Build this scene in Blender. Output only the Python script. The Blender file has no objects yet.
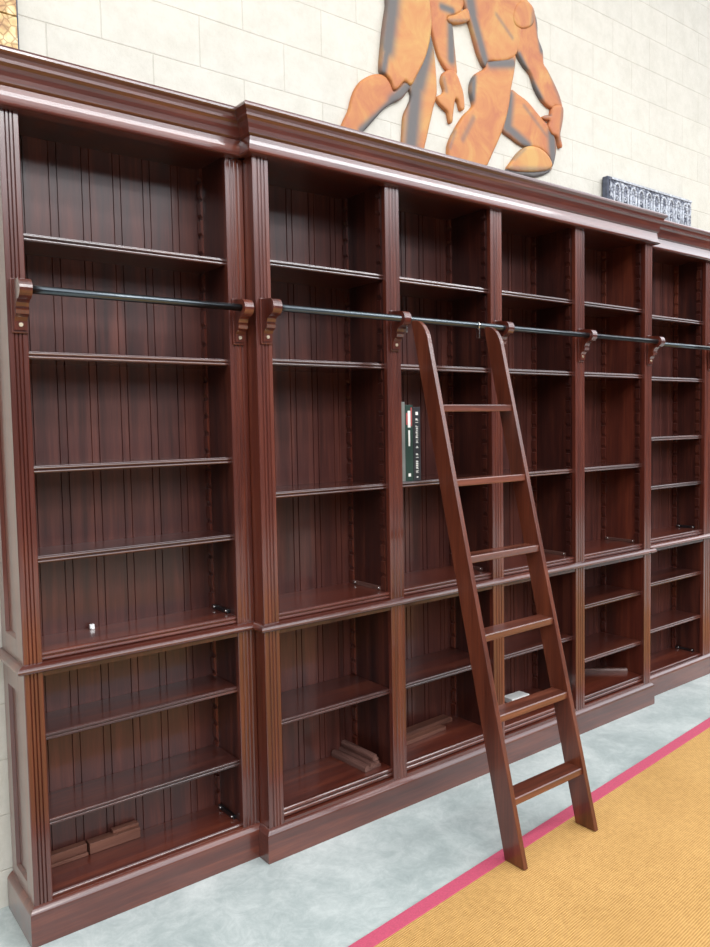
import bpy, bmesh, math, random
from mathutils import Vector, Matrix
from mathutils.geometry import delaunay_2d_cdt
random.seed(7)
S = 1.19            # all lengths below are in a unit of 1.19 m (one block course of the wall = 0.203 m)
C = bpy.context.scene.collection
sc = bpy.context.scene

# ------------------------------------------------------------------ materials
def newmat(name):
    m = bpy.data.materials.new(name); m.use_nodes = True
    nt = m.node_tree; b = nt.nodes['Principled BSDF']
    return m, nt, b
def N(nt, t, **kw):
    n = nt.nodes.new(t)
    for k, v in kw.items():
        if k in n.inputs: n.inputs[k].default_value = v
        else: setattr(n, k, v)
    return n
def ramp(nt, stops):
    r = nt.nodes.new('ShaderNodeValToRGB'); e = r.color_ramp.elements
    while len(e) < len(stops): e.new(0.5)
    for i, (p, c) in enumerate(stops):
        e[i].position = p; e[i].color = (*c, 1)
    return r
def wood(name, axis, dark, mid, light, rough=.3, spec=.5, coat=1.0, fine=True):
    m, nt, b = newmat(name); L = nt.links
    tc = N(nt, 'ShaderNodeTexCoord'); mp = N(nt, 'ShaderNodeMapping')
    oi = N(nt, 'ShaderNodeObjectInfo')
    sca = {'x': (.9, 16, 16), 'y': (16, .9, 16), 'z': (16, 16, .9)}[axis]
    mp.inputs['Scale'].default_value = sca
    add = N(nt, 'ShaderNodeVectorMath', operation='ADD')
    mul = N(nt, 'ShaderNodeVectorMath', operation='SCALE'); mul.inputs['Scale'].default_value = 9.0
    cmb = N(nt, 'ShaderNodeCombineXYZ')
    for i in range(3): L.new(oi.outputs['Random'], cmb.inputs[i])
    L.new(cmb.outputs[0], mul.inputs[0]); L.new(tc.outputs['Object'], mp.inputs[0])
    L.new(mp.outputs[0], add.inputs[0]); L.new(mul.outputs[0], add.inputs[1])
    n1 = N(nt, 'ShaderNodeTexNoise', Scale=1.0, Detail=5.0, Roughness=.6, Distortion=.6)
    n2 = N(nt, 'ShaderNodeTexNoise', Scale=6.0, Detail=4.0, Roughness=.7)
    L.new(add.outputs[0], n1.inputs['Vector']); L.new(add.outputs[0], n2.inputs['Vector'])
    mx = N(nt, 'ShaderNodeMix'); mx.inputs['Factor'].default_value = .3
    L.new(n1.outputs['Fac'], mx.inputs[2]); L.new(n2.outputs['Fac'], mx.inputs[3])
    r = ramp(nt, [(.33, dark), (.5, mid), (.68, light)])
    L.new(mx.outputs[0], r.inputs[0]); L.new(r.outputs[0], b.inputs['Base Color'])
    bp = N(nt, 'ShaderNodeBump', Strength=.12, Distance=.002)
    L.new(n2.outputs['Fac'], bp.inputs['Height']); L.new(bp.outputs[0], b.inputs['Normal'])
    rr = N(nt, 'ShaderNodeMapRange'); rr.inputs['To Min'].default_value = rough-.06; rr.inputs['To Max'].default_value = rough+.1
    L.new(n1.outputs['Fac'], rr.inputs[0]); L.new(rr.outputs[0], b.inputs['Roughness'])
    b.inputs['Coat Weight'].default_value = coat; b.inputs['Coat Roughness'].default_value = .13
    b.inputs['Specular IOR Level'].default_value = spec
    return m
DK, MD, LT = (.042, .0085, .0052), (.080, .0155, .0085), (.150, .034, .0155)
WZ = wood('mahogany_vertical', 'z', DK, MD, LT)
WX = wood('mahogany_long', 'x', DK, MD, LT)
WY = wood('mahogany_deep', 'y', DK, MD, LT)
WB = wood('mahogany_back_board', 'z', (.026, .0065, .005), (.060, .0145, .0105), (.115, .031, .020), rough=.40, coat=.35)
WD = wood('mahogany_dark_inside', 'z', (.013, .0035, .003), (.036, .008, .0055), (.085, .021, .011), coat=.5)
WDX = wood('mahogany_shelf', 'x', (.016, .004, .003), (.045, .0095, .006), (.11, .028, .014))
WL = wood('ladder_wood', 'z', (.045, .009, .0045), (.095, .021, .009), (.16, .041, .017), rough=.34, coat=.5)
WLX = wood('ladder_tread_wood', 'x', (.035, .009, .005), (.115, .028, .014), (.24, .078, .042), rough=.42)
WO = wood('offcut_wood', 'x', (.05, .016, .01), (.12, .045, .028), (.20, .085, .055), rough=.5, coat=0)
WOY = wood('offcut_wood_deep', 'y', (.04, .016, .012), (.10, .045, .035), (.19, .10, .08), rough=.4, coat=0)
def plain(name, col, rough=.5, metal=0.0, noise=0.0, nscale=60):
    m, nt, b = newmat(name)
    b.inputs['Roughness'].default_value = rough; b.inputs['Metallic'].default_value = metal
    t = N(nt, 'ShaderNodeTexNoise', Scale=float(nscale), Detail=3.0)
    tc = N(nt, 'ShaderNodeTexCoord'); nt.links.new(tc.outputs['Object'], t.inputs['Vector'])
    k = max(noise, .04)
    r = ramp(nt, [(.3, tuple(c*(1-k) for c in col)), (.7, tuple(min(1, c*(1+k)) for c in col))])
    nt.links.new(t.outputs['Fac'], r.inputs[0]); nt.links.new(r.outputs[0], b.inputs['Base Color'])
    return m
STEEL = plain('dark_steel', (.10, .115, .125), .28, 1.0)
CHROME = plain('chrome', (.75, .73, .70), .2, 1.0)
BRASS = plain('screw_metal', (.8, .68, .5), .3, 1.0)
WHITE = plain('white_plastic', (.8, .8, .78), .4)
PAPER = plain('pale_card', (.62, .62, .60), .7)
BLACKC = plain('black_cover', (.025, .026, .03), .35)
GREENC = plain('dark_green_cover', (.02, .045, .035), .35)
GREYC = plain('grey_cover', (.17, .18, .17), .4)
REDC = plain('red_cover', (.35, .07, .07), .4)
PAGES = plain('book_pages', (.6, .56, .48), .8)
INK = plain('white_lettering', (.75, .76, .72), .5)

# painted block wall
def wall_mat():
    m, nt, b = newmat('painted_block'); L = nt.links
    tc = N(nt, 'ShaderNodeTexCoord'); sx = N(nt, 'ShaderNodeSeparateXYZ'); cb = N(nt, 'ShaderNodeCombineXYZ')
    L.new(tc.outputs['Object'], sx.inputs[0])
    ax = N(nt, 'ShaderNodeMath', operation='ADD'); ax.inputs[1].default_value = 40.6 - 0.9*S + .01
    az = N(nt, 'ShaderNodeMath', operation='ADD'); az.inputs[1].default_value = 20*.203 - 2.673*S + 13*.203*0
    L.new(sx.outputs['X'], ax.inputs[0]); L.new(sx.outputs['Z'], az.inputs[0])
    L.new(ax.outputs[0], cb.inputs['X']); L.new(az.outputs[0], cb.inputs['Y'])
    br = N(nt, 'ShaderNodeTexBrick'); br.offset = .5; br.squash = 1
    br.inputs['Scale'].default_value = 1.0; br.inputs['Brick Width'].default_value = .406
    br.inputs['Row Height'].default_value = .203; br.inputs['Mortar Size'].default_value = .003
    br.inputs['Mortar Smooth'].default_value = .6; br.inputs['Bias'].default_value = 0
    br.inputs['Color1'].default_value = (.625, .595, .515, 1); br.inputs['Color2'].default_value = (.605, .575, .50, 1)
    br.inputs['Mortar'].default_value = (.545, .51, .43, 1)
    L.new(cb.outputs[0], br.inputs['Vector'])
    n = N(nt, 'ShaderNodeTexNoise', Scale=9.0, Detail=8.0, Roughness=.75)
    L.new(tc.outputs['Object'], n.inputs['Vector'])
    r = ramp(nt, [(.3, (.88, .88, .86)), (.6, (1, 1, 1))]); L.new(n.outputs['Fac'], r.inputs[0])
    mx = N(nt, 'ShaderNodeMix', data_type='RGBA', blend_type='MULTIPLY'); mx.inputs[0].default_value = 1
    L.new(br.outputs['Color'], mx.inputs[6]); L.new(r.outputs[0], mx.inputs[7])
    L.new(mx.outputs[2], b.inputs['Base Color'])
    inv = N(nt, 'ShaderNodeMath', operation='MULTIPLY_ADD'); inv.inputs[1].default_value = -1.3
    L.new(br.outputs['Fac'], inv.inputs[0])
    n2 = N(nt, 'ShaderNodeTexNoise', Scale=45.0, Detail=6.0, Roughness=.7); L.new(tc.outputs['Object'], n2.inputs['Vector'])
    L.new(n2.outputs['Fac'], inv.inputs[2])
    bp = N(nt, 'ShaderNodeBump', Strength=.5, Distance=.004); L.new(inv.outputs[0], bp.inputs['Height'])
    L.new(bp.outputs[0], b.inputs['Normal']); b.inputs['Roughness'].default_value = .6
    return m
WALL = wall_mat()
def floor_mat():
    m, nt, b = newmat('polished_concrete'); L = nt.links
    tc = N(nt, 'ShaderNodeTexCoord')
    n = N(nt, 'ShaderNodeTexNoise', Scale=2.6, Detail=9.0, Roughness=.72, Distortion=.5); L.new(tc.outputs['Object'], n.inputs['Vector'])
    n3 = N(nt, 'ShaderNodeTexNoise', Scale=11.0, Detail=10.0, Roughness=.85, Distortion=1.2); L.new(tc.outputs['Object'], n3.inputs['Vector'])
    mm = N(nt, 'ShaderNodeMix'); mm.inputs['Factor'].default_value = .45
    L.new(n.outputs['Fac'], mm.inputs[2]); L.new(n3.outputs['Fac'], mm.inputs[3])
    r = ramp(nt, [(.30, (.24, .285, .28)), (.47, (.37, .42, .405)), (.64, (.56, .60, .575))]); L.new(mm.outputs[0], r.inputs[0])
    # a few mustard paint stains
    v = N(nt, 'ShaderNodeTexNoise', Scale=3.1, Detail=6.0, Roughness=.6)
    mp = N(nt, 'ShaderNodeMapping'); mp.inputs['Location'].default_value = (3.3, 1.2, 0)
    L.new(tc.outputs['Object'], mp.inputs[0]); L.new(mp.outputs[0], v.inputs['Vector'])
    rs = ramp(nt, [(.70, (0, 0, 0)), (.74, (1, 1, 1))]); L.new(v.outputs['Fac'], rs.inputs[0])
    mx = N(nt, 'ShaderNodeMix', data_type='RGBA'); L.new(rs.outputs[0], mx.inputs[0]); L.new(r.outputs[0], mx.inputs[6]); mx.inputs[7].default_value = (.60, .53, .28, 1)
    L.new(mx.outputs[2], b.inputs['Base Color'])
    rr = N(nt, 'ShaderNodeMapRange'); rr.inputs['To Min'].default_value = .30; rr.inputs['To Max'].default_value = .55
    L.new(n3.outputs['Fac'], rr.inputs[0]); L.new(rr.outputs[0], b.inputs['Roughness'])
    bp = N(nt, 'ShaderNodeBump', Strength=.08, Distance=.003); L.new(n3.outputs['Fac'], bp.inputs['Height']); L.new(bp.outputs[0], b.inputs['Normal'])
    return m
def sisal_mat():
    m, nt, b = newmat('woven_sisal'); L = nt.links
    tc = N(nt, 'ShaderNodeTexCoord')
    w1 = N(nt, 'ShaderNodeTexWave', Scale=36.0, Distortion=.8, Detail=1.5); w1.wave_type = 'BANDS'; w1.bands_direction = 'Y'
    w2 = N(nt, 'ShaderNodeTexWave', Scale=46.0, Distortion=.8, Detail=1.5); w2.wave_type = 'BANDS'; w2.bands_direction = 'X'
    n = N(nt, 'ShaderNodeTexNoise', Scale=60.0, Detail=4.0); nb = N(nt, 'ShaderNodeTexNoise', Scale=2.2, Detail=3.0)
    for q in (w1, w2, n, nb): L.new(tc.outputs['Object'], q.inputs['Vector'])
    mu = N(nt, 'ShaderNodeMath', operation='MULTIPLY'); L.new(w1.outputs['Fac'], mu.inputs[0]); L.new(w2.outputs['Fac'], mu.inputs[1])
    ad = N(nt, 'ShaderNodeMath', operation='MULTIPLY_ADD'); ad.inputs[1].default_value = .45
    L.new(n.outputs['Fac'], ad.inputs[0]); L.new(mu.outputs[0], ad.inputs[2])
    r = ramp(nt, [(.12, (.31, .16, .048)), (.45, (.55, .315, .10)), (1.0, (.73, .46, .18))]); L.new(ad.outputs[0], r.inputs[0])
    r2 = ramp(nt, [(.3, (.88, .86, .82)), (.7, (1, 1, 1))]); L.new(nb.outputs['Fac'], r2.inputs[0])
    mx = N(nt, 'ShaderNodeMix', data_type='RGBA', blend_type='MULTIPLY'); mx.inputs[0].default_value = 1
    L.new(r.outputs[0], mx.inputs[6]); L.new(r2.outputs[0], mx.inputs[7]); L.new(mx.outputs[2], b.inputs['Base Color'])
    bp = N(nt, 'ShaderNodeBump', Strength=.5, Distance=.003); L.new(ad.outputs[0], bp.inputs['Height']); L.new(bp.outputs[0], b.inputs['Normal'])
    b.inputs['Roughness'].default_value = .85; b.inputs['Specular IOR Level'].default_value = .2
    return m
SISAL = sisal_mat()
TAPE = plain('raspberry_cotton_tape', (.46, .065, .12), .8, 0, .12, 160)
def art_mat():
    m, nt, b = newmat('airbrushed_wood'); L = nt.links
    tc = N(nt, 'ShaderNodeTexCoord'); at = N(nt, 'ShaderNodeAttribute'); at.attribute_name = 'paint'
    n = N(nt, 'ShaderNodeTexNoise', Scale=5.0, Detail=5.0, Roughness=.6, Distortion=1.0)
    L.new(tc.outputs['Object'], n.inputs['Vector'])
    r = ramp(nt, [(.3, (.42, .13, .05)), (.5, (.50, .20, .06)), (.7, (.54, .30, .085))]); oi = N(nt, 'ShaderNodeObjectInfo'); ma = N(nt, 'ShaderNodeMath', operation='MULTIPLY_ADD'); ma.inputs[1].default_value = .16
    sb_ = N(nt, 'ShaderNodeMath', operation='SUBTRACT'); sb_.inputs[1].default_value = .07; L.new(n.outputs['Fac'], sb_.inputs[0])
    L.new(oi.outputs['Random'], ma.inputs[0]); L.new(sb_.outputs[0], ma.inputs[2])
    L.new(ma.outputs[0], r.inputs[0])
    mx = N(nt, 'ShaderNodeMix', data_type='RGBA'); L.new(at.outputs['Fac'], mx.inputs[0]); L.new(r.outputs[0], mx.inputs[6]); mx.inputs[7].default_value = (.095, .098, .10, 1)
    L.new(mx.outputs[2], b.inputs['Base Color']); b.inputs['Roughness'].default_value = .6
    return m
ARTM = art_mat()
def mosaic_mat():
    m, nt, b = newmat('gold_crackle'); L = nt.links
    tc = N(nt, 'ShaderNodeTexCoord')
    v = N(nt, 'ShaderNodeTexVoronoi', Scale=38.0); v.feature = 'DISTANCE_TO_EDGE'
    n = N(nt, 'ShaderNodeTexNoise', Scale=22.0, Detail=4.0)
    L.new(tc.outputs['Object'], v.inputs['Vector']); L.new(tc.outputs['Object'], n.inputs['Vector'])
    r = ramp(nt, [(.35, (.45, .24, .08)), (.5, (.68, .46, .18)), (.65, (.80, .66, .38))]); L.new(n.outputs['Fac'], r.inputs[0])
    e = ramp(nt, [(.0, (.5, .38, .25)), (.12, (1, 1, 1))]); L.new(v.outputs['Distance'], e.inputs[0])
    mx = N(nt, 'ShaderNodeMix', data_type='RGBA', blend_type='MULTIPLY'); mx.inputs[0].default_value = 1
    L.new(r.outputs[0], mx.inputs[6]); L.new(e.outputs[0], mx.inputs[7]); L.new(mx.outputs[2], b.inputs['Base Color'])
    b.inputs['Roughness'].default_value = .45
    return m
def stone_mat():
    m, nt, b = newmat('carved_weathered_slate'); L = nt.links
    tc = N(nt, 'ShaderNodeTexCoord')
    n = N(nt, 'ShaderNodeTexNoise', Scale=30.0, Detail=6.0, Roughness=.7); v = N(nt, 'ShaderNodeTexVoronoi', Scale=26.0)
    v.feature = 'DISTANCE_TO_EDGE'
    L.new(tc.outputs['Object'], n.inputs['Vector']); L.new(tc.outputs['Object'], v.inputs['Vector'])
    r = ramp(nt, [(.38, (.05, .055, .08)), (.5, (.26, .28, .33)), (.62, (.62, .64, .66))]); L.new(n.outputs['Fac'], r.inputs[0])
    e = ramp(nt, [(.0, (.25, .25, .3)), (.2, (1, 1, 1))]); L.new(v.outputs['Distance'], e.inputs[0])
    mx = N(nt, 'ShaderNodeMix', data_type='RGBA', blend_type='MULTIPLY'); mx.inputs[0].default_value = 1
    L.new(r.outputs[0], mx.inputs[6]); L.new(e.outputs[0], mx.inputs[7]); L.new(mx.outputs[2], b.inputs['Base Color'])
    bp = N(nt, 'ShaderNodeBump', Strength=.8, Distance=.006); L.new(v.outputs['Distance'], bp.inputs['Height']); L.new(bp.outputs[0], b.inputs['Normal'])
    b.inputs['Roughness'].default_value = .7
    return m
STONE = stone_mat()
STONEL = plain('pale_relief_slate', (.46, .48, .52), .7, 0, .35, 50)
STONED = plain('dark_slate_edge', (.07, .08, .11), .7, 0, .3, 40)

# ------------------------------------------------------------------ mesh helpers (fit units; scaled by S once, in obj())
class MB:
    def __init__(s): s.bm = bmesh.new()
    def _add(s, verts, faces, smooth=False):
        vs = [s.bm.verts.new(v) for v in verts]
        for f in faces:
            try:
                q = s.bm.faces.new([vs[i] for i in f]); q.smooth = smooth
            except ValueError: pass
        return vs
    def box(s, x0, x1, y0, y1, z0, z1, bev=0.0, rot=None, piv=None):
        t = bmesh.new()
        vs = [t.verts.new(p) for p in ((x0,y0,z0),(x1,y0,z0),(x1,y1,z0),(x0,y1,z0),(x0,y0,z1),(x1,y0,z1),(x1,y1,z1),(x0,y1,z1))]
        for f in ((0,3,2,1),(4,5,6,7),(0,1,5,4),(1,2,6,5),(2,3,7,6),(3,0,4,7)): t.faces.new([vs[i] for i in f])
        if bev: bmesh.ops.bevel(t, geom=t.edges[:], offset=bev, segments=2, profile=.5, affect='EDGES')
        if rot: bmesh.ops.rotate(t, verts=t.verts[:], cent=piv or ((x0+x1)/2, (y0+y1)/2, (z0+z1)/2), matrix=rot)
        s._merge(t); return s
    def _merge(s, t):
        me = bpy.data.meshes.new('t'); t.to_mesh(me); t.free(); s.bm.from_mesh(me); bpy.data.meshes.remove(me)
    def extrude(s, prof, axis, a, b, smooth=False):
        """closed 2D profile extruded along axis from a to b. axis x: prof=(y,z); y: (x,z); z: (x,y)"""
        def P(p, t): return {'x': (t, p[0], p[1]), 'y': (p[0], t, p[1]), 'z': (p[0], p[1], t)}[axis]
        n = len(prof)
        vs = [P(p, a) for p in prof] + [P(p, b) for p in prof]
        fs = [(i, (i+1) % n, n+(i+1) % n, n+i) for i in range(n)] + [tuple(range(n))[::-1], tuple(range(n, 2*n))]
        s._add(vs, fs); return s
    def cyl(s, p, q, r, n=20, smooth=True):
        p, q = Vector(p), Vector(q); d = (q-p); z = d.normalized(); x = z.orthogonal().normalized(); y = z.cross(x)
        vs = []
        for c in (p, q):
            for k in range(n):
                a = 2*math.pi*k/n; vs.append(c+x*math.cos(a)*r+y*math.sin(a)*r)
        base = [s.bm.verts.new(v) for v in vs]
        for k in range(n):
            f = s.bm.faces.new((base[k], base[(k+1) % n], base[n+(k+1) % n], base[n+k])); f.smooth = smooth
        s.bm.faces.new(base[:n][::-1]); s.bm.faces.new(base[n:]); return s
    def sweep(s, path, prof):
        """closed profile (out, z) swept with mitres along an XY path; out is to the right of the direction of travel"""
        pts = [Vector(p) for p in path]; rings = []
        for i, p in enumerate(pts):
            d0 = (pts[i]-pts[i-1]).normalized() if i else None
            d1 = (pts[i+1]-pts[i]).normalized() if i < len(pts)-1 else None
            n0 = Vector((d0.y, -d0.x)) if d0 else None; n1 = Vector((d1.y, -d1.x)) if d1 else None
            if n0 is None: m = n1
            elif n1 is None: m = n0
            else:
                m = (n0+n1).normalized(); m = m/max(.2, m.dot(n0))
            rings.append([s.bm.verts.new((p.x+m.x*o, p.y+m.y*o, z)) for o, z in prof])
        n = len(prof)
        for a, b in zip(rings, rings[1:]):
            for k in range(n): s.bm.faces.new((a[k], a[(k+1) % n], b[(k+1) % n], b[k]))
        s.bm.faces.new(rings[0][::-1]); s.bm.faces.new(rings[-1]); return s
def obj(name, mb, mat, parent=None, label=None, loc=None):
    """links one mesh object. Vertices are given in scene coordinates; they become local to the parent's base."""
    bm = mb.bm
    bmesh.ops.recalc_face_normals(bm, faces=bm.faces[:])
    off = Vector(loc) if loc else Vector(parent['_o']) if parent is not None else Vector((0, 0, 0))
    for v in bm.verts: v.co = (v.co-off)*S
    me = bpy.data.meshes.new(name); bm.to_mesh(me); bm.free()
    mats = mat if isinstance(mat, list) else [mat]
    for m in mats: me.materials.append(m)
    o = bpy.data.objects.new(name, me); C.objects.link(o)
    if parent is not None and parent.get('_o') and loc:
        pass
    if parent is not None: o.parent = parent
    if loc and parent is None: o.location = off*S
    if label: o['label'] = label
    return o
def tag(o, label, cat, group=None):
    o['label'] = label; o['category'] = cat
    if group: o['group'] = group
    return o
def thing(name, label, cat, at=(0, 0, 0), group=None):
    o = bpy.data.objects.new(name, None); C.objects.link(o); o.empty_display_size = .1
    o.location = Vector(at)*S; o['_o'] = list(at)
    return tag(o, label, cat, group)
def struct(name, mb, mat):
    o = obj(name, mb, mat); o['kind'] = 'structure'; return o
# a sub-part is parented to a part whose own origin coincides with the thing's base
def sub(name, mb, mat, part, root, label=None):
    off = Vector(root['_o']); bm = mb.bm
    bmesh.ops.recalc_face_normals(bm, faces=bm.faces[:])
    for v in bm.verts: v.co = (v.co-off)*S
    me = bpy.data.meshes.new(name); bm.to_mesh(me); bm.free(); me.materials.append(mat)
    o = bpy.data.objects.new(name, me); C.objects.link(o); o.parent = part
    if label: o['label'] = label
    return o

# ------------------------------------------------------------------ the place
D = .235; WY0 = .242
struct('wall_back', MB().box(-5, 9, WY0, WY0+.2, 0, 4.2), WALL)
struct('floor', MB().box(-5, 9, -7, WY0+.2, -.1, 0), floor_mat())

# dimensions of the bookcase
A1, A2, B0, DB = .0516, .6716, .7351, -.0609
PW, PIN, BW = .0587, .0659, .4865
b = [B0, B0+PW]
for i in range(3): b += [b[-1]+BW, b[-1]+BW+PIN]
b += [b[-1]+BW, b[-1]+BW+PW]            # b[1]..b[2] first bay etc.
B9 = b[9]; C1, C2 = B9+.063, 3.624; C3 = C2+.085
ZP, ZW, ZT, ZTOP, ZL = .110, .800, 2.300, 2.443, .775
YB = .19                                 # face of the back boards
REC = .018

def fluted(x0, x1, yf, z0, z1, n=3):
    """pilaster with rounded flutes on its face"""
    w = x1-x0; m = .011; dep = .0036; yb = yf+.02
    pr = [(x0, yb), (x0, yf+.002), (x0+.002, yf)]
    fw = (w-2*m)/n
    for k in range(n):
        a = x0+m+k*fw+.0028; c = x0+m+(k+1)*fw-.0028
        pr.append((a, yf))
        for j in range(1, 6):
            t = j/6; pr.append((a+(c-a)*t, yf+dep*math.sin(math.pi*t)))
        pr.append((c, yf))
    pr += [(x1-.002, yf), (x1, yf+.002), (x1, yb)]
    return MB().extrude(pr, 'z', z0, z1)
def reeded_edge_profile(yf, yb, zt, th=.021):
    z0 = zt-th; r = th*.22
    pr = [(yb, z0), (yf+.006, z0)]
    for c in (z0+r*1.05, zt-r*1.3):
        for j in range(7):
            a = -math.pi/2+math.pi*j/6
            pr.append((yf+r-math.cos(a)*r, c+math.sin(a)*r))
    pr += [(yf+.005, zt), (yb, zt)]
    return pr
def shelf(parent, x0, x1, yf, zt, root, name='shelf', th=.021):
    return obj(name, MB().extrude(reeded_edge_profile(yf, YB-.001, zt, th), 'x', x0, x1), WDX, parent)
def beadboard(x0, x1, z0, z1, step=.098, y=YB):
    pr = [(x0, y+.012), (x0, y)]
    g = .0024; x = x0+.040
    while x < x1-.03:
        for q in (x, x+.024):
            pr += [(q-g, y), (q-g*.4, y+.0035), (q+g*.4, y+.0035), (q+g, y)]
        x += step
    pr += [(x1, y), (x1, y+.012)]
    return MB().extrude(pr, 'z', z0, z1)
def rack(xf, sgn, y0, z0, z1, zs=.0):
    """toothed shelf-support strip fixed to a side; xf = face of the side, sgn = direction into the bay"""
    t = .009; pr = [(xf, z0), (xf+sgn*t, z0)]; z = z0+.05
    while z < z1-.03:
        pr += [(xf+sgn*t, z), (xf+sgn*t*.2, z+.002), (xf+sgn*t*.2, z+.010), (xf+sgn*t, z+.020)]
        z += .060
    pr += [(xf+sgn*t, z1), (xf, z1)]
    return MB().extrude(pr, 'y', y0, y0+.022)
def crown_profile():
    return [(-.02, ZT), (.020, ZT), (.025, ZT+.003), (.026, ZT+.007), (.023, ZT+.011), (.0205, ZT+.018), (.018, ZT+.028), (.016, ZT+.040),
            (.0145, ZT+.054), (.019, ZT+.057), (.022, ZT+.060), (.0225, ZT+.066), (.0235, ZT+.076), (.026, ZT+.088), (.030, ZT+.098), (.035, ZT+.104),
            (.037, ZT+.106), (.0375, ZT+.114), (.041, ZT+.122), (.047, ZT+.127), (.050, ZT+.131), (.050, ZT+.137), (.047, ZTOP), (-.02, ZTOP)]
def ledge_profile():
    return [(-.035, ZL), (.008, ZL), (.014, ZL+.001), (.018, ZL+.004), (.0205, ZL+.008), (.0208, ZL+.011), (.0195, ZL+.0145), (.0165, ZL+.0180),
            (.0125, ZL+.0210), (.0080, ZL+.0234), (.003, ZL+.0248), (-.002, ZW), (-.035, ZW)]
def plinth_profile():
    return [(-.02, 0), (.0147, 0), (.0147, ZP-.019), (.0140, ZP-.0155), (.0120, ZP-.0115), (.0095, ZP-.0080), (.0065, ZP-.0045), (.003, ZP-.002), (-.001, ZP), (-.02, ZP)]

RLZ = 1.822; RLK = .052
def bracket(parent, root, xc, yf):
    """volute rail bracket: scroll arm, back plate, screw"""
    w = .0165; z = RLZ; k = RLK; R_ = .027
    pr = [(yf, z+.030), (yf-.016, z+.031), (yf-k+.006, z+.027)]
    for j in range(13):
        a = math.radians(84+j*(190/12)); pr.append((yf-k+math.cos(a)*R_, z+math.sin(a)*R_))
    pr += [(yf-k+.012, z-.034), (yf-.036, z-.044), (yf-.031, z-.048), (yf-.037, z-.053), (yf-.034, z-.063), (yf-.022, z-.070), (yf-.015, z-.080), (yf-.013, z-.104), (yf, z-.104)]
    br = obj('rail_bracket', MB().extrude(pr, 'x', xc-w, xc+w), WZ, parent)
    sub('back_plate', MB().box(xc-.021, xc+.021, yf-.007, yf+.0005, z-.112, z+.034, .002), WZ, br, root)
    m = MB().cyl((xc, yf-.0125, z-.090), (xc, yf-.017, z-.090), .0055, 14)
    sub('screw', m, BRASS, br, root, 'pale metal screw head')
    return br
def rail(parent, x0, x1, y):
    return obj('ladder_rail', MB().cyl((x0, y, RLZ), (x1, y, RLZ), .0112, 24), STEEL, parent, 'dark steel tube')

def side(parent, x0, x1, yf, z0, z1, name='side_panel', framed=None):
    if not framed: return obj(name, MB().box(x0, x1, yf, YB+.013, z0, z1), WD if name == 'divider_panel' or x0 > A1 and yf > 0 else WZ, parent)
    # framed-and-panelled outer face on the -X side
    m = MB(); y0, y1 = yf, D-.005; fr = .05; rc = .010
    m.box(x0+rc, x1, y0, y1, z0, z1)
    m.box(x0, x0+rc+.001, y0, y0+fr, z0, z1, .001); m.box(x0, x0+rc+.001, y1-fr, y1, z0, z1, .001)
    m.box(x0, x0+rc+.001, y0+fr-.001, y1-fr+.001, z0, z0+fr+.01, .001); m.box(x0, x0+rc+.001, y0+fr-.001, y1-fr+.001, z1-fr-.02, z1, .001)
    o = obj(name, m, WZ, parent)
    # bevelled moulding inside the frame
    mm = MB(); za, zb = z0+fr+.01, z1-fr-.02; ya, yb = y0+fr, y1-fr
    o_ = [(ya, za), (yb, za), (yb, zb), (ya, zb)]; i_ = [(ya+.008, za+.008), (yb-.008, za+.008), (yb-.008, zb-.008), (ya+.008, zb-.008)]
    vs = [(x0+.0005, *p) for p in o_]+[(x0+rc-.0005, *p) for p in i_]
    vs += [(x0+rc+.002, *p) for p in o_]
    mm._add(vs, [(k, (k+1) % 4, 4+(k+1) % 4, 4+k) for k in range(4)])
    sub('panel_bead', mm, WZ, o, parent)
    return o

def bay(root, x0, x1, yf, upper, lower, zb, front_rack=True):
    """inside of one bay: back boards, racks, floor boards, loose cleats, and its shelves"""
    obj('back_panel', beadboard(x0-.004, x1+.004, ZW, ZT+.015), WB, root)
    obj('back_panel', beadboard(x0-.004, x1+.004, ZP-.06, ZW-.026), WB, root)
    obj('base_shelf', MB().extrude(reeded_edge_profile(yf+.010, YB-.001, ZW+.026, .026), 'x', x0, x1), WX, root)
    th = zb-ZP-.012 if zb-ZP > .03 else .02
    obj('base_shelf', MB().extrude(reeded_edge_profile(yf+.012, YB-.001, zb, th), 'x', x0, x1), WX, root)
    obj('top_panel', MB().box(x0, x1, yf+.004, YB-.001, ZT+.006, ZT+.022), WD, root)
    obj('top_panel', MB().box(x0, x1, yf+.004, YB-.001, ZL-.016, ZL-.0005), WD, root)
    for z0, z1 in ((ZW+.0265, ZT+.005), (zb+.0005, ZL-.017)):
        for xf, sg in ((x0, 1), (x1, -1)):
            obj('shelf_rack', rack(xf, sg, YB-.026, z0, z1), WZ, root)
            if front_rack and z0 > ZW: obj('shelf_rack', rack(xf, sg, yf+.030, z0, z1), WD, root)
    for z in upper+lower:
        shelf(root, x0+.002, x1-.002, yf+REC, z, root)

# ---- left wing
UL = [1.985, 1.665, 1.348, 1.095]; LL = [.588, .338]
wl = thing('bookcase', 'narrower left wing of the mahogany bookcase wall, set back, with framed outer side', 'bookcase', (0, 0, 0))
for nm, x0, x1 in (('pilaster', 0, A1), ('pilaster', A2, B0-.0005)):
    obj(nm, fluted(x0, x1, 0, ZW-.001, ZT+.002), WZ, wl)
    obj(nm, fluted(x0, x1, 0, ZP-.001, ZL+.001), WZ, wl)
side(wl, .001, A1-.004, .02, ZW, ZT+.02, framed=True); side(wl, .001, A1-.004, .02, ZP-.02, ZL, framed=True)
side(wl, A2+.003, B0-.002, .02, ZW, ZT+.02); side(wl, A2+.003, B0-.002, .02, ZP-.02, ZL)
bay(wl, A1-.004, A2+.003, 0, UL, LL, .120, front_rack=False)
cr = obj('crown', MB().sweep([(0, D), (0, 0), (B0-.001, 0)], crown_profile()), WX, wl)
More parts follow.
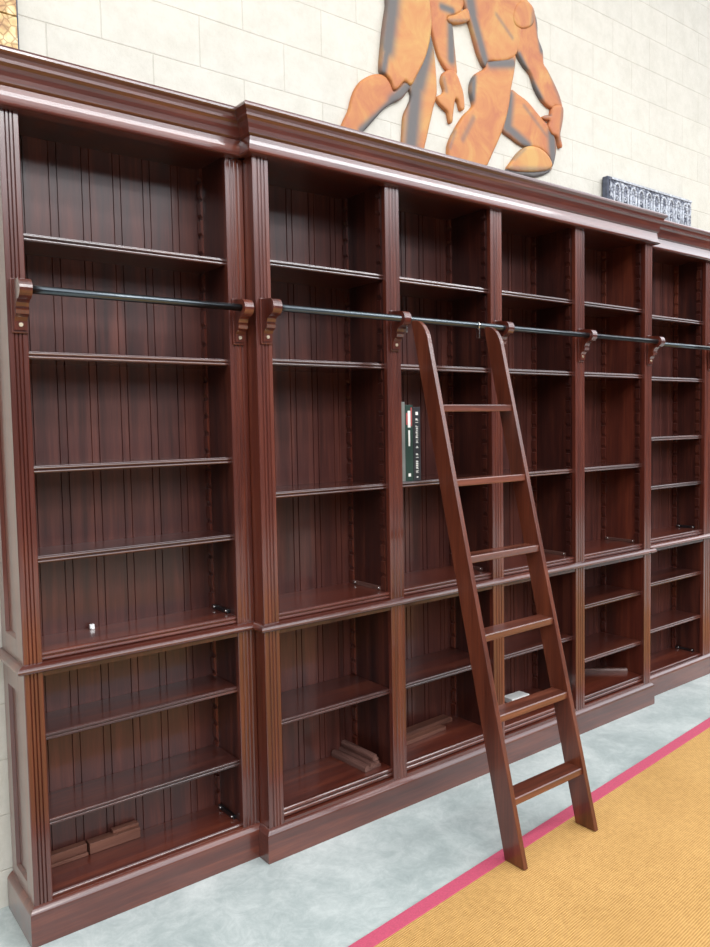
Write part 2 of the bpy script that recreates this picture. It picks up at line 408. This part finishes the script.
sub('crown_top_board', MB().box(.019, B0-.001, .019, D, ZTOP-.016, ZTOP-.001), WX, cr, wl)
obj('waist_rim', MB().sweep([(0, D), (0, 0), (B0-.001, 0)], ledge_profile()), WX, wl)
obj('waist_board', MB().box(.03, B0-.03, .03, YB, ZL+.0005, ZW-.0005), WX, wl)
obj('plinth', MB().sweep([(0, D-.003), (0, 0), (B0-.001, 0)], plinth_profile()), WX, wl)
rail(wl, A1-.010, A2+.022, -RLK)
bracket(wl, wl, .030, 0); bracket(wl, wl, A2+.030, 0)

# ---- centre
wc = thing('bookcase', 'wide four-bay centre of the mahogany bookcase wall, standing forward behind the ladder', 'bookcase', (B0, 0, 0))
for i in range(5):
    x0, x1 = b[2*i], b[2*i+1]
    obj('pilaster', fluted(x0, x1, DB, ZW-.001, ZT+.002), WZ, wc)
    obj('pilaster', fluted(x0, x1, DB, ZP-.001, ZL+.001), WZ, wc)
    e0 = .0005 if i == 0 else .004; e1 = .0005 if i == 4 else .004
    side(wc, x0+e0, x1-e1, DB+.02, ZW, ZT+.02, 'side_panel' if i in (0, 4) else 'divider_panel')
    side(wc, x0+e0, x1-e1, DB+.02, ZP-.02, ZL, 'side_panel' if i in (0, 4) else 'divider_panel')
UC = [1.987, 1.667, 1.228]
for i in range(4):
    bay(wc, b[2*i+1]-.004, b[2*i+2]+.004, DB, UC, [.4585] if i < 3 else [.586, .332], .157)
    obj('base_rail', MB().box(b[2*i+1], b[2*i+2], DB+.001, DB+.02, ZP-.001, ZP+.010, .001), WX, wc)
e = .001
cp = [(B0-e, 0), (B0-e, DB), (B9+e, DB), (B9+e, 0)]
cr = obj('crown', MB().sweep([(B0, .0), (B0, DB), (B9, DB), (B9, .0)], crown_profile()), WX, wc)
sub('crown_top_board', MB().box(B0+.019, B9-.019, DB+.019, D, ZTOP-.016, ZTOP-.001), WX, cr, wc)
obj('waist_rim', MB().sweep([(B0, -.0), (B0, DB), (B9, DB), (B9, -.0)], ledge_profile()), WX, wc)
obj('waist_board', MB().box(B0+.03, B9-.03, DB+.03, YB, ZL+.0005, ZW-.0005), WX, wc)
obj('plinth', MB().sweep([(B0, -.0), (B0, DB), (B9, DB), (B9, -.0)], plinth_profile()), WX, wc)
yr = DB-RLK
rail(wc, B0+.025, B9-.012, yr)
for i in range(5): bracket(wc, wc, (b[2*i]+b[2*i+1])/2-(.0 if i else -.004), DB)

# ---- right wing
wr = thing('bookcase', 'right wing of the mahogany bookcase wall, set back beyond the ladder, at the far end', 'bookcase', (B9, 0, 0))
for x0, x1 in ((B9+.0005, C1), (C2, C3)):
    obj('pilaster', fluted(x0, x1, 0, ZW-.001, ZT+.002), WZ, wr)
    obj('pilaster', fluted(x0, x1, 0, ZP-.001, ZL+.001), WZ, wr)
    side(wr, x0+.003, x1-.003, .02, ZW, ZT+.02); side(wr, x0+.003, x1-.003, .02, ZP-.02, ZL)
bay(wr, C1-.003, C2+.003, 0, [1.979, 1.664, 1.353, 1.0985], [.590, .342], .120)
cr = obj('crown', MB().sweep([(B9+.001, 0), (C3, 0), (C3, D)], crown_profile()), WX, wr)
sub('crown_top_board', MB().box(B9+.001, C3-.019, .019, D, ZTOP-.016, ZTOP-.001), WX, cr, wr)
obj('waist_rim', MB().sweep([(B9+.001, 0), (C3, 0), (C3, D)], ledge_profile()), WX, wr)
obj('waist_board', MB().box(B9+.03, C3-.03, .03, YB, ZL+.0005, ZW-.0005), WX, wr)
obj('plinth', MB().sweep([(B9+.001, 0), (C3, 0), (C3, D-.003)], plinth_profile()), WX, wr)
rail(wr, B9+.012, C3-.02, -RLK)
bracket(wr, wr, C1-.033, 0); bracket(wr, wr, C3-.042, 0)

# ------------------------------------------------------------------ ladder
lx0, lx1 = 1.325, 1.720; tk = .0185
sl = .2420                       # dY/dZ of the front edge
def yfront(z): return -.648+sl*z
ld = thing('library_ladder', 'reddish wooden library ladder with six treads leaning on the steel rail', 'ladder', ((lx0+lx1)/2, -.6, 0))
ZF = .0095
hd = .083
def stile(x0):
    top = 1.812; pr = [(yfront(ZF)+hd, ZF), (yfront(ZF), ZF)]
    # front edge up to the rounded head
    zs = top-.085; pr.append((yfront(zs), zs))
    for j in range(1, 10):
        a = math.pi/2*j/9
        y0 = yfront(zs); pr.append((y0+.062*(1-math.cos(a))+sl*.05*math.sin(a), zs+.085*math.sin(a)))
    yb = yfront(top-.02)+hd*.86
    pr += [(yb-.004, top), (yb, top-.008)]
    m = MB().extrude(pr, 'x', x0, x0+tk)
    return m
for x0 in (lx0, lx1-tk):
    st = obj('stile', stile(x0), WL, ld)
    bv = st.modifiers.new('soft', 'BEVEL'); bv.width = .002; bv.segments = 2; bv.limit_method = 'ANGLE'
    # steel hook over the rail
    m = MB(); xs_ = x0-.006
    m.cyl((xs_-.004, yr, RLZ), (xs_+.005, yr, RLZ), .0150, 20)
    m.box(xs_+.001, xs_+.005, yr-.010, yr+.006, RLZ-.050, RLZ-.008, .001)
    obj('rail_hook', m, CHROME, ld, 'bright steel rail hook')
for k in range(6):
    zt = .220+k*.2580
    y0 = yfront(zt)+.004; y1 = yfront(zt)+hd-.012
    pr = [(y0+.001, zt-.024), (y0-.000, zt-.022), (y0+.0, zt-.003), (y0+.003, zt), (y1, zt), (y1-.006, zt-.024)]
    obj('tread', MB().extrude(pr, 'x', lx0+tk-.001, lx1-tk+.001), WLX, ld)

# ------------------------------------------------------------------ rug
ang = math.atan2(.152, 1.66)
rg = thing('rug', 'golden woven sisal rug with raspberry border under the ladder feet', 'rug', (1.377, -.510, 0))
rg.rotation_euler = (0, 0, ang)
rg['_o'] = [0, 0, 0]
RZ = .0075
obj('rug_field', MB().box(-2.6, 3.4, -3.4, -.045, 0.0005, RZ, .001), SISAL, rg)
m = MB().box(-2.65, 3.45, -.05, 0, 0.0003, RZ+.001, .001).box(-2.65, 3.45, -3.45, -3.4, 0.0003, RZ+.001, .001).box(-2.65, -2.6, -3.401, -.049, 0.0003, RZ+.001, .001).box(3.4, 3.45, -3.401, -.049, 0.0003, RZ+.001, .001)
obj('rug_border', m, TAPE, rg, 'raspberry cotton binding')

# ------------------------------------------------------------------ books in the second bay
zs = 1.2285
def book(x0, w, h, dep, mat, label, kind):
    yf = DB+REC+.012
    t = thing('book', label, 'book', (x0+w/2, yf+dep/2, zs), 'books on the third shelf')
    c = .0022
    m = MB().box(x0, x0+c, yf, yf+dep, zs, zs+h, .0005).box(x0+w-c, x0+w, yf, yf+dep, zs, zs+h, .0005).box(x0, x0+w, yf-.001, yf+c, zs, zs+h, .0008)
    obj('cover', m, mat, t)
    obj('pages', MB().box(x0+c, x0+w-c, yf+c, yf+dep-.004, zs+.003, zs+h-.004), PAGES, t)
    random.seed(kind)
    xc = x0+w/2; y0 = yf-.0018; y1 = yf-.0008
    m = MB()
    if kind == 1:
        z = zs+.03
        m.box(xc-.006, xc+.006, y0, y1, zs+h-.03, zs+h-.018).box(xc-.004, xc+.004, y0, y1, zs+.012, zs+.016)
        while z < zs+h-.045:
            q = random.uniform(.005, .008)
            if random.random() < .86:
                m.box(xc-.0065, xc+.0065, y0, y1, z, z+q*.3)
                m.box(xc-.0065+random.choice((0, .009)), xc-.0025+random.choice((0, .005)), y0, y1, z, z+q)
            z += q+.0022
        obj('spine_lettering', m, INK, t, 'white lettering down the spine')
    if kind == 2:
        m.box(xc-.006, xc+.007, y0, y1, zs+h-.085, zs+h-.022).box(xc-.004, xc+.004, y0, y1, zs+h-.155, zs+h-.095).box(xc-.006, xc+.006, y0, y1, zs+.018, zs+.030)
        obj('spine_lettering', m, INK, t, 'pale title blocks on the spine')
        obj('spine_picture', MB().box(xc-.015, xc-.006, y0, y1, zs+h-.075, zs+h-.03).box(xc+.008, xc+.015, y0, y1, zs+h-.08, zs+h-.01), REDC, t, 'red printed patch on the spine')
    return t
book(1.3640, .022, .299, .19, GREYC, 'thin grey book tight against the pilaster, tallest of the three', 0)
book(1.3865, .039, .288, .20, GREENC, 'dark green book with red and white top of its spine, middle of three', 2)
book(1.4270, .037, .280, .20, BLACKC, 'black book with white lettering down its spine, right one of three', 1)

# ------------------------------------------------------------------ loose things
def solid(name, mb, mat, label, cat, at, group=None):
    o = obj(name, mb, mat, None, None, at); return tag(o, label, cat, group)
R = lambda a, ax: Matrix.Rotation(math.radians(a), 3, ax)
z0 = .1202
solid('wood_offcut', MB().box(.060, .205, .160, .185, z0, z0+.034, .001).box(.060, .205, .150, .161, z0, z0+.010, .001), WO,
      'dark moulding offcut at the left end of the bottom left shelf', 'wood offcut', (.16, .17, z0), 'offcuts on the bottom left shelf')
solid('wood_offcut', MB().box(.210, .375, .150, .184, z0, z0+.034, .001).box(.29, .375, .163, .185, z0+.0342, z0+.045, .001), WO,
      'paler stepped wood offcut lying against the back of the bottom left shelf', 'wood offcut', (.36, .165, z0), 'offcuts on the bottom left shelf')
z0 = .1572
def strip(L_, w, h):
    return MB().extrude([(-w/2, 0), (w/2, 0), (w/2, h*.4), (w*.25, h*.55), (w*.25, h), (-w*.3, h), (-w*.5, h*.6)], 'y', -L_/2, L_/2)
for k, (x, y, dz, a, lab) in enumerate(((1.188, .085, 0, 3, 'grey-brown moulding strip lying in the first bay, leftmost of the bundle'),
                                        (1.222, .090, 0, 0, 'moulding strip in the first bay bundle, second from the left'),
                                        (1.250, .092, 0, -2, 'moulding strip against the side of the first bay, on its floor'),
                                        (1.238, .100, .0225, 2, 'moulding strip resting on top of the first bay bundle'))):
    o = solid('wood_strip', strip(.20, .028, .022), WOY, lab, 'moulding strip', (0, 0, 0), 'moulding strips stacked in the first bay')
    o.location = Vector((x, y, z0+dz))*S; o.rotation_euler = (0, 0, math.radians(a))
for k, (x, y, dz, a, L_, lab) in enumerate(((1.60, .150, 0, 8, .36, 'long board lying at the back of the second bay floor'),
                                            (1.56, .095, 0, 10, .26, 'front board of the small pile on the second bay floor'),
                                            (1.60, .128, .0165, 9, .30, 'board lying on top of the pile in the second bay'))):
    o = solid('wood_board', MB().box(-L_/2, L_/2, -.022, .022, 0, .016, .001), WO, lab, 'wood board', (0, 0, 0), 'boards piled in the second bay')
    o.location = Vector((x, y, z0+dz))*S; o.rotation_euler = (0, 0, math.radians(a-6))
solid('card_packet', MB().box(2.13, 2.25, .10, .16, z0, z0+.022, .0015), PAPER, 'pale card packet lying in the third bay behind the ladder', 'packet', (2.19, .13, z0))
o = solid('wood_strip', strip(.22, .028, .020), WOY, 'long moulding strip lying slantwise on the fourth bay floor', 'moulding strip', (0, 0, 0))
o.location = Vector((2.842, .10, z0))*S; o.rotation_euler = (0, 0, math.radians(50))
solid('plastic_clip', MB().box(.244, .258, .165, .177, ZW+.0265, ZW+.040, .001).box(.246, .256, .160, .166, ZW+.0265, ZW+.031, .0005), WHITE,
      'tiny white clip standing on the left wing compartment floor', 'clip', (.25, .17, ZW+.0265))
# cleats: narrow strips with bright pins where the compartment floors meet the right-hand sides
def cleat(root, x1, yf, z, mat=WOY):
    c = obj('floor_cleat', MB().box(x1-.011, x1-.0005, yf+.055, YB-.028, z+.0003, z+.014, .001), mat, root)
    m = MB()
    for y in (yf+.062, YB-.045): m.cyl((x1-.0105, y, z+.009), (x1-.016, y, z+.009), .0042, 10)
    sub('shelf_pin', m, CHROME, c, root, 'small bright pins')
cleat(wl, A2+.003, 0, ZW+.026, STEEL); cleat(wl, A2+.003, 0, .120, STEEL)
for i in range(4): cleat(wc, b[2*i+2]+.004, DB, ZW+.026)
cleat(wr, C2+.003, 0, ZW+.026, STEEL); cleat(wr, C2+.003, 0, .120, STEEL)

# ------------------------------------------------------------------ things above the bookcase
ART={'hip_a': ([(1.864, 3.831), (1.846, 3.719), (1.827, 3.625), (1.812, 3.534), (1.798, 3.403), (1.828, 3.387), (1.861, 3.365), (1.88, 3.33), (1.914, 3.351), (1.949, 3.387), (1.99, 3.377), (2.026, 3.431), (2.077, 3.515), (2.11, 3.595), (2.126, 3.661), (2.133, 3.724), (2.122, 3.802), (2.099, 3.906)], [((1.884, 3.838), (1.867, 3.686), 0.05), ((1.867, 3.686), (1.837, 3.511), 0.045), ((1.837, 3.511), (1.809, 3.396), 0.02)]), 'front_leg': ([(1.802, 3.383), (1.75, 3.37), (1.691, 3.333), (1.649, 3.284), (1.623, 3.226), (1.607, 3.174), (1.566, 3.099), (1.548, 3.029), (1.641, 3.048), (1.686, 3.091), (1.745, 3.152), (1.811, 3.22), (1.872, 3.266), (1.927, 3.296), (1.962, 3.335), (1.988, 3.373), (1.952, 3.384), (1.914, 3.351), (1.88, 3.323), (1.861, 3.35), (1.835, 3.375)], [((1.673, 3.093), (1.758, 3.169), 0.022), ((1.758, 3.169), (1.866, 3.272), 0.02), ((1.866, 3.272), (1.976, 3.373), 0.03)]), 'rear_leg': ([(2.111, 3.636), (2.063, 3.521), (2.022, 3.44), (1.982, 3.38), (1.998, 3.333), (1.982, 3.289), (1.953, 3.237), (1.942, 3.179), (1.942, 3.028), (2.062, 3.051), (2.084, 3.107), (2.115, 3.206), (2.146, 3.306), (2.171, 3.384), (2.167, 3.497), (2.158, 3.567), (2.137, 3.654)], [((2.122, 3.629), (2.047, 3.395), 0.045), ((2.025, 3.37), (1.985, 3.077), 0.05)]), 'left_arm': ([(2.132, 3.907), (2.129, 3.784), (2.133, 3.729), (2.149, 3.667), (2.177, 3.592), (2.206, 3.548), (2.25, 3.513), (2.314, 3.511), (2.312, 3.576), (2.301, 3.657), (2.287, 3.753), (2.257, 3.76), (2.251, 3.779), (2.3, 3.804), (2.362, 3.853), (2.387, 3.988)], [((2.276, 3.744), (2.274, 3.577), 0.03), ((2.21, 3.818), (2.285, 3.82), 0.02)]), 'left_hand': ([(2.253, 3.519), (2.217, 3.494), (2.204, 3.454), (2.221, 3.406), (2.188, 3.378), (2.17, 3.368), (2.176, 3.344), (2.214, 3.321), (2.244, 3.307), (2.258, 3.259), (2.276, 3.266), (2.286, 3.327), (2.3, 3.385), (2.321, 3.379), (2.336, 3.343), (2.354, 3.34), (2.367, 3.361), (2.359, 3.429), (2.341, 3.467), (2.314, 3.511), (2.288, 3.523)], [((2.216, 3.468), (2.233, 3.409), 0.012)]), 'left_forearm': ([(2.251, 3.779), (2.26, 3.754), (2.337, 3.771), (2.405, 3.805), (2.405, 3.845), (2.385, 3.86), (2.3, 3.804)], [((2.254, 3.759), (2.392, 3.799), 0.008)]), 'torso': ([(2.371, 3.993), (2.378, 3.869), (2.408, 3.803), (2.446, 3.718), (2.477, 3.651), (2.525, 3.601), (2.553, 3.639), (2.642, 3.662), (2.719, 3.693), (2.774, 3.736), (2.807, 3.829), (2.835, 3.972), (2.818, 4.136)], [((2.394, 3.969), (2.424, 3.851), 0.04), ((2.424, 3.851), (2.525, 3.621), 0.03), ((2.611, 3.895), (2.737, 3.81), 0.012)]), 'right_arm': ([(2.765, 4.041), (2.747, 3.935), (2.755, 3.893), (2.793, 3.87), (2.775, 3.82), (2.785, 3.744), (2.841, 3.691), (2.898, 3.66), (2.94, 3.589), (3.004, 3.535), (3.08, 3.514), (3.109, 3.535), (3.176, 3.533), (3.157, 3.594), (3.109, 3.654), (3.043, 3.719), (3.009, 3.746), (3.002, 3.814), (2.96, 3.877), (2.955, 3.951), (2.924, 4.01), (2.871, 4.051), (2.845, 4.11), (2.783, 4.091)], [((2.943, 4.004), (2.987, 3.81), 0.022), ((2.987, 3.81), (3.157, 3.57), 0.016), ((2.797, 3.736), (2.986, 3.542), 0.02)]), 'shoulder': ([(2.844, 4.043), (2.773, 3.993), (2.745, 3.929), (2.758, 3.888), (2.816, 3.88), (2.897, 3.917), (2.924, 3.964), (2.916, 4.019)], [((2.915, 4.007), (2.897, 3.922), 0.014)]), 'right_hand': ([(3.089, 3.528), (3.173, 3.544), (3.182, 3.498), (3.166, 3.428), (3.153, 3.378), (3.172, 3.321), (3.152, 3.308), (3.129, 3.361), (3.079, 3.368), (3.049, 3.404), (3.06, 3.441), (3.007, 3.436), (2.993, 3.448), (3.032, 3.465), (3.07, 3.473)], [((3.173, 3.538), (3.147, 3.352), 0.014), ((3.004, 3.447), (3.07, 3.473), 0.008)]), 'thigh': ([(2.53, 3.622), (2.52, 3.592), (2.46, 3.555), (2.423, 3.508), (2.412, 3.452), (2.431, 3.392), (2.418, 3.367), (2.362, 3.317), (2.307, 3.246), (2.26, 3.173), (2.244, 3.117), (2.273, 3.037), (2.494, 3.067), (2.578, 3.171), (2.664, 3.322), (2.708, 3.444), (2.726, 3.538), (2.753, 3.634), (2.764, 3.725), (2.71, 3.689), (2.566, 3.64)], [((2.432, 3.532), (2.421, 3.411), 0.02), ((2.558, 3.629), (2.736, 3.675), 0.03), ((2.425, 3.315), (2.344, 3.19), 0.016), ((2.291, 3.222), (2.251, 3.129), 0.01)]), 'rear_thigh': ([(2.731, 3.537), (2.796, 3.526), (2.876, 3.505), (2.967, 3.456), (3.06, 3.406), (3.117, 3.347), (3.123, 3.276), (3.088, 3.186), (3.059, 3.24), (2.965, 3.269), (2.838, 3.255), (2.732, 3.28), (2.66, 3.31), (2.69, 3.395), (2.713, 3.468)], [((2.717, 3.502), (2.698, 3.329), 0.04), ((2.698, 3.329), (2.874, 3.263), 0.03), ((3.079, 3.362), (3.097, 3.199), 0.04), ((2.839, 3.474), (3.06, 3.335), 0.012)]), 'foot': ([(2.847, 3.251), (2.784, 3.205), (2.731, 3.149), (2.699, 3.104), (2.801, 3.108), (2.965, 3.137), (3.059, 3.168), (3.078, 3.202), (3.04, 3.242), (2.975, 3.265), (2.91, 3.266)], [((2.713, 3.106), (3.059, 3.163), 0.016), ((2.748, 3.169), (2.838, 3.244), 0.012)]), 'calf': ([(2.699, 3.106), (2.713, 3.089), (2.836, 3.094), (2.946, 3.107), (3.059, 3.151), (3.082, 3.185), (2.965, 3.146), (2.837, 3.119)], [((2.699, 3.092), (3.059, 3.139), 0.05)])}

def inside_dist(p, poly):
    d = 9
    for i in range(len(poly)):
        a = Vector(poly[i]); q = Vector(poly[(i+1) % len(poly)]); ab = q-a
        t = max(0, min(1, (p-a).dot(ab)/max(ab.length_squared, 1e-9))); d = min(d, (p-(a+ab*t)).length)
    return d
def smooth_poly(poly):
    out = []
    n = len(poly)
    for i in range(n):
        p0, p1, p2, p3 = (Vector(poly[(i+k-1) % n]) for k in range(4))
        for t in (0, .33, .66):
            out.append(.5*((2*p1)+(p2-p0)*t+(2*p0-5*p1+4*p2-p3)*t*t+(3*p1-p0-3*p2+p3)*t**3))
    return out
def relief(name, key, parent, off, base, label=None):
    """solid carved piece: back on the wall, rounded raised face. Metres."""
    poly, strokes = ART[key]; P = smooth_poly(poly); n = len(P)
    xs = [p.x for p in P]; zs_ = [p.y for p in P]; st = .010
    inner = []; y = min(zs_)
    while y < max(zs_):
        x = min(xs)
        while x < max(xs):
            q = Vector((x+random.uniform(-.002, .002), y)); c = False; j = n-1
            for i in range(n):
                if (P[i].y > q.y) != (P[j].y > q.y) and q.x < (P[j].x-P[i].x)*(q.y-P[i].y)/(P[j].y-P[i].y)+P[i].x: c = not c
                j = i
            if c and inside_dist(q, P) > .005: inner.append(q)
            x += st
        y += st
    vs, es, fs, *_ = delaunay_2d_cdt(P+inner, [(i, (i+1) % n) for i in range(n)], [list(range(n))], 1, 1e-5)
    bm = bmesh.new(); front = []; WYm = WY0*S
    for v in vs:
        d = inside_dist(v, P); h = .014+.004*math.sin(min(1, d/.010)*math.pi/2)
        front.append(bm.verts.new((v.x-off.x, WYm-base-h-off.y, v.y-off.z)))
    for f in fs:
        q = bm.faces.new([front[i] for i in f]); q.smooth = True
    be = [e_ for e_ in bm.edges if e_.is_boundary]
    r = bmesh.ops.extrude_edge_only(bm, edges=be)
    for v in r['geom']:
        if isinstance(v, bmesh.types.BMVert): v.co.y = WYm-.0005-off.y
    bmesh.ops.recalc_face_normals(bm, faces=bm.faces[:])
    me = bpy.data.meshes.new(name); bm.to_mesh(me); bm.free(); me.materials.append(ARTM)
    at = me.attributes.new('paint', 'FLOAT', 'POINT')
    for i, v in enumerate(me.vertices):
        p = Vector((v.co.x+off.x, v.co.z+off.z)); k = 0
        for a, q, rad in strokes:
            a = Vector(a); ab = Vector(q)-a; t = max(0, min(1, (p-a).dot(ab)/max(ab.length_squared, 1e-9)))
            dd = (p-(a+ab*t)).length/(rad*1.7); k = max(k, (.5 if rad < .017 else 1)*(.5+.5*math.cos(math.pi*min(1, dd))))
        at.data[i].value = min(.95, k*1.1)
    o = bpy.data.objects.new(name, me); C.objects.link(o); o.parent = parent
    if label: o['label'] = label
    return o
def art_thing(name, label, x, z):
    o = thing(name, label, 'wall sculpture', (x/S, WY0, z/S), 'carved wooden figures on the wall'); return o, Vector((x, WY0*S, z))
t, off = art_thing('wall_sculpture', 'left carved wooden figure on the wall, striding legs painted orange and grey', 1.9, 3.1)
relief('torso', 'hip_a', t, off, .010); relief('front_leg', 'front_leg', t, off, .004); relief('rear_leg', 'rear_leg', t, off, .0)
t, off = art_thing('wall_sculpture', 'right carved wooden figure on the wall, kneeling with both arms hanging down', 2.6, 3.1)
for k, nm, base in (('left_arm', 'arm', .0), ('left_hand', 'hand', .004), ('left_forearm', 'forearm', .008), ('torso', 'torso', .006), ('right_arm', 'arm', .004),
                    ('shoulder', 'shoulder', .010), ('right_hand', 'hand', .008), ('rear_thigh', 'rear_thigh', .0), ('thigh', 'front_thigh', .008),
                    ('foot', 'knee', .008), ('calf', 'calf', .0)):
    relief(nm, k, t, off, base, 'grey painted calf' if k == 'calf' else None)

# gold mosaic panel, top left
mp_ = thing('mosaic_panel', 'gold crackled mosaic panel on the wall above the left end of the bookcase', 'wall panel', (-.06, .22, ZTOP))
x1 = .1245
obj('backing', MB().box(-.30, x1, .222, WY0-.0005, ZTOP+.001, 3.05, .001), STONED, mp_)
MOS = mosaic_mat()
for i in range(3):
    for j in range(5):
        xa = x1-.004-(i+1)*.140; za = 2.655-.1155+j*.1145+0*i
        if za+.112 < 3.05:
            obj('tile', MB().box(xa+.002, xa+.138, .213, .2225, za, za+.1115, .002), MOS, mp_)
obj('tile', MB().box(x1-.142, x1-.006, .213, .2225, ZTOP+.002, 2.537, .002), MOS, mp_)

# carved slate block, right
ys = .200
sb = thing('carved_block', 'grey carved slate block standing on top of the bookcase at the right', 'carved block', (3.4, .216, ZTOP))
obj('stone_block', MB().box(3.007, 3.816, ys, .234, ZTOP, 2.703, .004), STONED, sb)
obj('carved_face', MB().box(3.018, 3.812, ys-.006, ys+.001, ZTOP+.004, 2.699, .002), STONE, sb, 'pale worn carved face')
m = MB(); random.seed(3); yq = ys-.008
m.box(3.030, 3.812, ys-.011, ys-.0055, 2.686, 2.697, .001)
x = 3.045
while x < 3.72:
    w = .062; pts = []
    for j in range(9):
        a = math.pi*j/8; pts.append((x+w/2-math.cos(a)*w*.4, yq, 2.630+math.sin(a)*.040))
    pts = [(pts[0][0], yq, 2.50)]+pts+[(pts[-1][0], yq, 2.53)]
    for p, q in zip(pts, pts[1:]): m.cyl(p, q, .0055, 8)
    cx = x+w/2+random.uniform(-.006, .006); cz = 2.60+random.uniform(-.02, .01)
    ring = [(cx+math.cos(a_*.9)*(.014-.001*a_), yq, cz+math.sin(a_*.9)*(.014-.001*a_)) for a_ in range(8)]
    for p, q in zip(ring, ring[1:]): m.cyl(p, q, .004, 6)
    m.box(cx-.005, cx+.005, ys-.012, ys-.005, 2.505, 2.565, .001)
    x += .074
obj('carved_relief', m, STONEL, sb, 'raised pale carving')
m = MB()
for j in range(16):
    a0, a1 = 2*math.pi*j/16, 2*math.pi*(j+1)/16
    m.cyl((3.775+math.cos(a0)*.022, ys-.009, 2.640+math.sin(a0)*.034), (3.775+math.cos(a1)*.022, ys-.009, 2.640+math.sin(a1)*.034), .006, 8)
obj('carved_ring', m, STONEL, sb, 'pale carved ring')

# ------------------------------------------------------------------ light
w = bpy.data.worlds.new('hall_daylight'); sc.world = w; w.use_nodes = True
nt = w.node_tree; bg = nt.nodes['Background']
tc = N(nt, 'ShaderNodeTexCoord'); sx = N(nt, 'ShaderNodeSeparateXYZ')
nt.links.new(tc.outputs['Generated'], sx.inputs[0])
r = ramp(nt, [(0.0, (.012, .012, .013)), (.22, (.02, .02, .022)), (.28, (.66, .68, .72)), (.44, (.66, .68, .72)), (.55, (.42, .43, .46)), (.80, (.36, .37, .39)), (.88, (.12, .12, .12))])
nt.links.new(sx.outputs['Z'], r.inputs[0]); nt.links.new(r.outputs[0], bg.inputs['Color'])
bg.inputs['Strength'].default_value = 6.0
def area(name, loc, aim, sx_, sy_, power, col=(1, 1, 1)):
    l = bpy.data.lights.new(name, 'AREA'); l.shape = 'RECTANGLE'; l.size = sx_; l.size_y = sy_; l.energy = power; l.color = col
    o = bpy.data.objects.new(name, l); C.objects.link(o); o.location = loc
    o.rotation_euler = (Vector(aim)-Vector(loc)).to_track_quat('-Z', 'Y').to_euler(); return o
area('ceiling_lamp', (1.0, -6.5, 5.8), (1.8, 0, 1.2), 2.4, 1.2, 110, (1, .97, .93))
area('strip_lamp', (2.6, -2.7, 5.0), (2.6, -2.7, 0), 8.0, .35, 185, (.96, .98, 1))
area('strip_lamp', (2.6, -4.8, 5.0), (2.6, -4.8, 0), 8.0, .35, 185, (.96, .98, 1))

# ------------------------------------------------------------------ camera
cam = bpy.data.cameras.new('camera'); co = bpy.data.objects.new('camera', cam); C.objects.link(co)
cam.sensor_fit = 'VERTICAL'; cam.sensor_height = 24; cam.lens = 784.51*24/947
rt = Vector((0.78969976, -0.61320845, -0.01870022)); up = Vector((0.05301557, 0.03784338, 0.99787636)); fw = Vector((0.61119853, 0.78901412, -0.06239451))
co.matrix_world = Matrix(((rt.x, up.x, -fw.x, -0.57189*S), (rt.y, up.y, -fw.y, -2.247396*S), (rt.z, up.z, -fw.z, 1.447055*S), (0, 0, 0, 1)))
cam.clip_start = .05; sc.camera = co
vs = sc.view_settings
sc.display_settings.display_device = 'sRGB'
vs.view_transform = 'Standard'; vs.look = 'None'; vs.gamma = 1; vs.exposure = -.20; vs.use_curve_mapping = False
for o in sc.objects:
    if '_o' in o: del o['_o']
